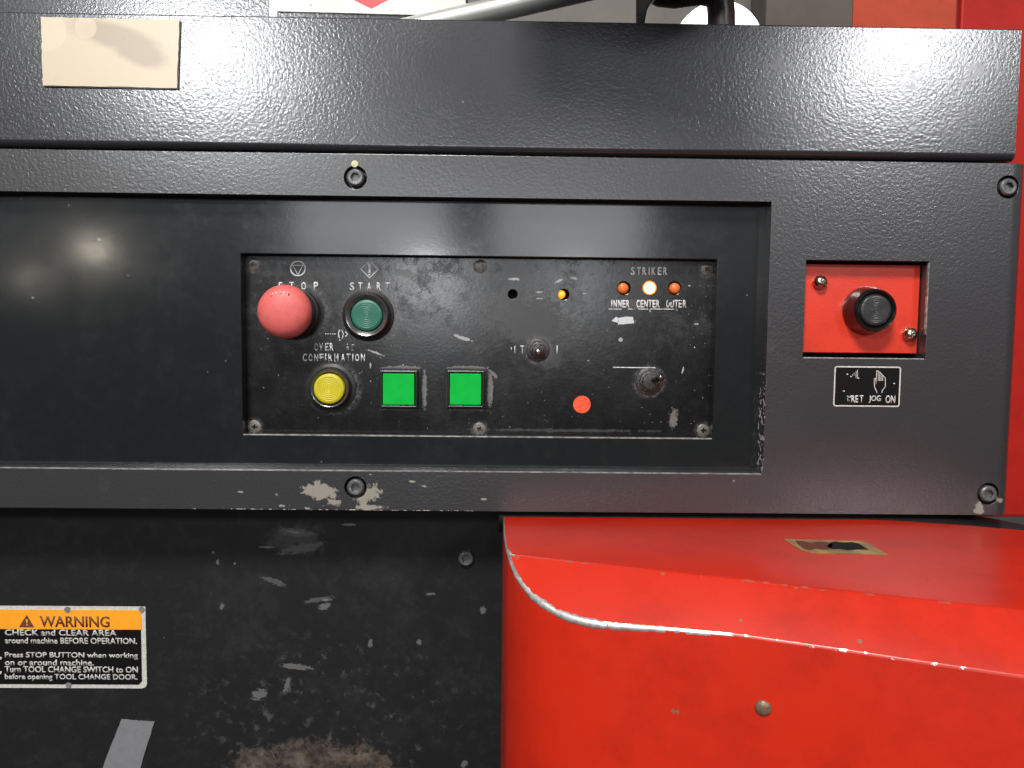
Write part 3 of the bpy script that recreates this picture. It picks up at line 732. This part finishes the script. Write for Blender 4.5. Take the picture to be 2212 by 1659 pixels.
# ------------------------------------------------------------------ JOG LABEL
x0, x1, z0, z1 = rect(1801.5, 792, 1944, 878)
jl = thing('jog_label', 'small black label reading JOG ON with a hand symbol below the red plate', 'label', ((x0+x1)/2, 0, z0))
link('label_base', polyplate(rrect(x0, x1, z0, z1, .0016), -.0003, .0002), M_lblack, jl)
link('label_border', tube([(a, -.00032, b) for a, b in rrect(x0+.0003, x1-.0003, z0+.0003, z1-.0003, .0015)], .00055, 6, True, True), M_lwhite, jl)
text('W', 1829, 1838, 854, 868, .0003, M_printw, jl, weight=.02); text('RE', 1839, 1854, 854, 869.5, .0003, M_print, jl, weight=.02); text('T', 1857, 1865, 854, 869, .0003, M_printw, jl, weight=.02)
text('JOG', 1877, 1902.5, 854, 870.5, .0003, M_lwhite, jl, weight=.02); text('ON', 1913, 1934, 854, 871.5, .0003, M_lwhite, jl, weight=.02)
def Z7(x, y): return ((2620+x/2.961)/1.4756, (780+y/2.961)/1.4756)
line([Z7(*p) for p in ((520, 1400), (512, 1375), (495, 1340), (493, 1262), (505, 1255), (512, 1318), (514, 1260), (518, 1185), (533, 1192), (598, 1258), (598, 1340), (570, 1375), (566, 1400))], .0003, .0003, M_lwhite, jl, 'hand_symbol', label='pointing hand outline')
for a, b in ((532, 1195), (545, 1208), (558, 1222), (572, 1236)): line([Z7(a, b), Z7(a, 1285)], .0003, .00026, M_lwhite, jl, 'hand_symbol')
for a, b, c_ in ((335, 1180, 1262), (322, 1192, 1258), (303, 1208, 1235), (288, 1222, 1238)): line([Z7(a, b), Z7(a, c_)], .0003, .0002, M_printw, jl, 'worn_symbol')
for a, b in ((205, 1380), (680, 1308), (345, 1258), (272, 1242), (238, 1220)): line([Z7(a-6, b), Z7(a+8, b+4)], .0003, .0004, M_lwhite, jl, 'scuff')

# ------------------------------------------------------------------ LOWER PANEL
D3 = -.05
low = thing('lower_panel', 'dark scuffed lower panel set back under the front frame', 'panel', (-.2, .05, -.45))
link('panel_sheet', boxmesh(-.8, .35, .05, .056, -.62, -.02), M_low, low)
x, z = at(1007, 1205, D3); link('socket_screw', HEXM, None, low, (x, .0490, z), label='dark socket screw in the shadow')
# warning label
x0, x1, z0, z1 = rect(-60, 1309, 316, 1486, D3)
wlb = thing('warning_label', 'orange and black WARNING label on the lower panel', 'warning label', ((x0+x1)/2, .05, z0))
DW = -.0497
link('label_base', polyplate([(x0, z0), (x1-.004, z0), (x1-.0012, z0+.0012), (x1, z0+.004), (x1, z1), (x0, z1)], .0497, .0501), M_lwhite, wlb)
a0, a1, b0, b1 = rect(-56, 1359, 306, 1478, DW); link('black_field', polyplate([(a0, b0), (a1-.003, b0), (a1, b0+.003), (a1, b1-.0001), (a0, b1-.0001)], .0494, .0498), M_lblack, wlb)
a0, a1, b0, b1 = rect(-56, 1317, 306, 1359, DW); link('orange_band', polyplate([(a0, b0), (a1, b0), (a1, b1), (a0, b1)], .0493, .0498), M_lorange, wlb)
DW2 = -.0493
text('WARNING', 86, 237, 1331, 1355, DW2, M_lbrown, wlb, weight=.022)
tri = polyplate(pp([(41, 1354.5), (74, 1355), (58, 1328)], DW2), .0490, .0494); link('warning_triangle', tri, M_lbrown, wlb)
text('!', 56, 60, 1337, 1351, DW2+.0003, M_lorange, wlb)
for s, u1, v in (('CHECK and CLEAR AREA', 252, 1367), ('around machine BEFORE OPERATION.', 296, 1384.5), ('Press STOP BUTTON when working', 298, 1416), ('on or around machine.', 203, 1431.5), ('Turn TOOL CHANGE SWITCH to ON', 298, 1446.5), ('before opening TOOL CHANGE DOOR.', 297, 1463)):
    text(s, 10.5, u1, v-7, v+(8.5 if 'g' in s or 'p' in s else 6.5), -.0494, M_lwhite, wlb, weight=.022)
for v in (1423, 1454): line([(-1, v-2), (3, v)], -.0493, .0012, M_lwhite, wlb, 'bullet_mark')
for u, v in ((146, 1317), (306, 1316), (148, 1480)):
    x, z = at(u, v, DW2); link('glue_spot', polyplate([(x+.003*math.cos(t)*random.uniform(.7, 1.1), z+.003*math.sin(t)*random.uniform(.7, 1.1)) for t in [k*.6283 for k in range(10)]], .0490, .0495), simple('grey_glue', (.20, .19, .18), .6), wlb)
# tape
tp = link('duct_tape', polyplate(jag(pp([(262, 1554), (334, 1558.5), (290, 1700), (206, 1700)], -.0495), 16, .0003), .0492, .0501), M_tape)
tag(tp, 'strip of grey tape stuck slanting on the lower panel', 'tape')

# ------------------------------------------------------------------ RED HOUSING
hous = thing('red_housing', 'large red metal housing with worn silver edge projecting below the frame', 'machine housing', (.2, -.1, -.45))
out = [(.0035, .004), (.0036, -.05), (.0050, -.090), (.0067, -.1038), (.0088, -.1112), (.0119, -.1188), (.0163, -.1268), (.0220, -.1345), (.0284, -.1412), (.0360, -.1470), (.0444, -.1522), (.0539, -.1568), (.0640, -.1605), (.0760, -.1645), (.090, -.1690), (.137, -.1838), (.1873, -.2025), (.2305, -.2190), (.2735, -.2350), (.46, -.305), (.46, -.045), (.425, -.035), (.375, -.014), (.33, -.001), (.30, .004)]
bm = bmesh.new(); ZB = -.60
b = [bm.verts.new((x, y, ZB)) for x, y in out]; t_ = [bm.verts.new((x, y, HT+.02)) for x, y in out]; m_ = len(out)
for k in range(m_): bm.faces.new((b[k], b[(k+1) % m_], t_[(k+1) % m_], t_[k]))
bm.faces.new(b[::-1]); bm.faces.new(t_)
bmesh.ops.recalc_face_normals(bm, faces=bm.faces)
def clip(co, no):
    r = bmesh.ops.bisect_plane(bm, geom=bm.verts[:]+bm.edges[:]+bm.faces[:], plane_co=co, plane_no=no, clear_outer=True)
    es = [g for g in r['geom_cut'] if isinstance(g, bmesh.types.BMEdge)]; bmesh.ops.edgeloop_fill(bm, edges=es)
clip((0, 0, HT), (0, 0, 1))
mm = math.sqrt(1+.36**2); nn = Vector((.36/mm*-.78, -1/mm*.78, 1)).normalized()
clip((0, -.102, HT), nn)
bmesh.ops.recalc_face_normals(bm, faces=bm.faces)
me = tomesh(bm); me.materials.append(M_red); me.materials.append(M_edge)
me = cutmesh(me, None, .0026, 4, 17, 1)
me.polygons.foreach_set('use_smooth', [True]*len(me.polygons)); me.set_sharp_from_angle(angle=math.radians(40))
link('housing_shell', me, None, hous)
# bare metal showing where the paint has worn off the rounded edge
ew = [(.0036, -.003, HT), (.0036, -.05, HT), (.0050, -.090, HT), (.0067, -.1038, -.1505), (.0088, -.1112, -.1549), (.0119, -.1188, -.1602), (.0163, -.1268, -.1645), (.0220, -.1345, -.1691), (.0284, -.1412, -.1718), (.0360, -.1470, -.1747), (.0444, -.1522, -.1763), (.0539, -.1568, -.1772), (.0640, -.1605, -.1775), (.0760, -.1645, -.1770), (.090, -.1690, -.1762), (.105, -.1735, -.1756), (.120, -.1783, -.1752), (.1375, -.1840, -.1750)]
rad = [.0009, .0011, .0014, .0019, .0022, .0024, .0026, .0028, .0030, .0032, .0034, .0034, .0032, .0029, .0027, .0027, .0026, .0020]
fine = []; fr = []
for i in range(len(ew)-1):
    m = max(1, int((Vector(ew[i+1])-Vector(ew[i])).length/.0022))
    for k in range(m):
        fine.append(Vector(ew[i]).lerp(Vector(ew[i+1]), k/m)); fr.append(rad[i]+(rad[i+1]-rad[i])*k/m)
for k in range(5): fine.append(Vector(ew[-1])+Vector((.0022, -.00085, 0))*k); fr.append(.0020-.00042*k)
fr = [max(.0003, r*(1+random.uniform(-.08, .07))-.00012*(random.random() < .12)*5) for r in fr]
link('bare_metal_edge', tube([(p.x+.0012, p.y+.0020, p.z-.0016) for p in fine], lambda i: fr[i], 12), simple('bare_worn_steel', (.74, .71, .68), .38, .6, nscale=250, var=.45, bump=.00009, bscale=400), hous, label='worn bare silver edge of the housing')
# round brown plug on the front
P = on_box(1648.4, 1529); nrm = Vector((.374, 1, 0)).normalized()
link('round_plug', lathe([(.0046, -.001), (.0046, .0006), (.0038, .0014), (0, .0018)], 28, 50), simple('brown_worn_plug', (.26, .17, .11), .35, .3, nscale=500, var=.5), hous, tuple(P-nrm*.0000), (0, 0, -math.atan(.374)), label='round brown worn plug on the front')
# yellow sticker on the housing top
def top(u, v): r = ray(u, v); t = HT/r.z; return (r.x*t, -DIST+r.y*t)
def topplate(L, z0_, z1_):
    bm = bmesh.new(); a = [bm.verts.new((*top(u, v), HT+z0_)) for u, v in L]; b = [bm.verts.new((*top(u, v), HT+z1_)) for u, v in L]; n_ = len(L)
    for k in range(n_): bm.faces.new((a[k], a[(k+1) % n_], b[(k+1) % n_], b[k]))
    bm.faces.new(a[::-1]); bm.faces.new(b); return tomesh(bm)
sk = thing('caution_sticker', 'worn yellow sticker lying on top of the red housing', 'sticker', (*top(1800, 1182), HT))
link('sticker_base', topplate([(1692.3, 1165.6), (1864.6, 1169.5), (1888, 1182), (1918.8, 1199.3), (1756, 1195.4), (1730, 1190), (1712, 1178)], .0001, .0004), M_ysticker, sk)
link('dark_print', topplate([(1792, 1174), (1803, 1171.5), (1822, 1174), (1840, 1172.5), (1856, 1176), (1866, 1183), (1876, 1188.5), (1850, 1188), (1833, 1190.5), (1812, 1187), (1800, 1188), (1786, 1183)], .00035, .0006), M_lblack, sk)
link('red_print', topplate([(1718, 1168.5), (1740, 1171), (1752, 1175), (1766, 1171), (1785, 1173), (1799, 1178), (1795, 1187), (1776, 1189), (1762, 1186), (1750, 1190), (1735, 1186), (1728, 1180), (1722, 1175)], .00035, .0006), simple('worn_brown_print', (.14, .03, .02), .5, nscale=400, var=.5), sk)

# ------------------------------------------------------------------ black rubber seal behind the housing and grey machine base behind it
g_ = link('rubber_seal', tube([(.0, .03, -.158), (.1, .03, -.158), (.30, .03, -.158), (.37, .03, -.160), (.42, .03, -.168), (.47, .03, -.178), (.6, .03, -.2)], .0125, 20), M_rubber)
tag(g_, 'black rubber seal in the gap between frame and red housing', 'seal')
lb = link('machine_base', boxmesh(.36, .8, .05, .07, -.5, -.1755, .002), simple('beige_grey_paint', (.30, .27, .23), .6)); tag(lb, 'beige grey machine base edge at the right behind the housing', 'machine base')
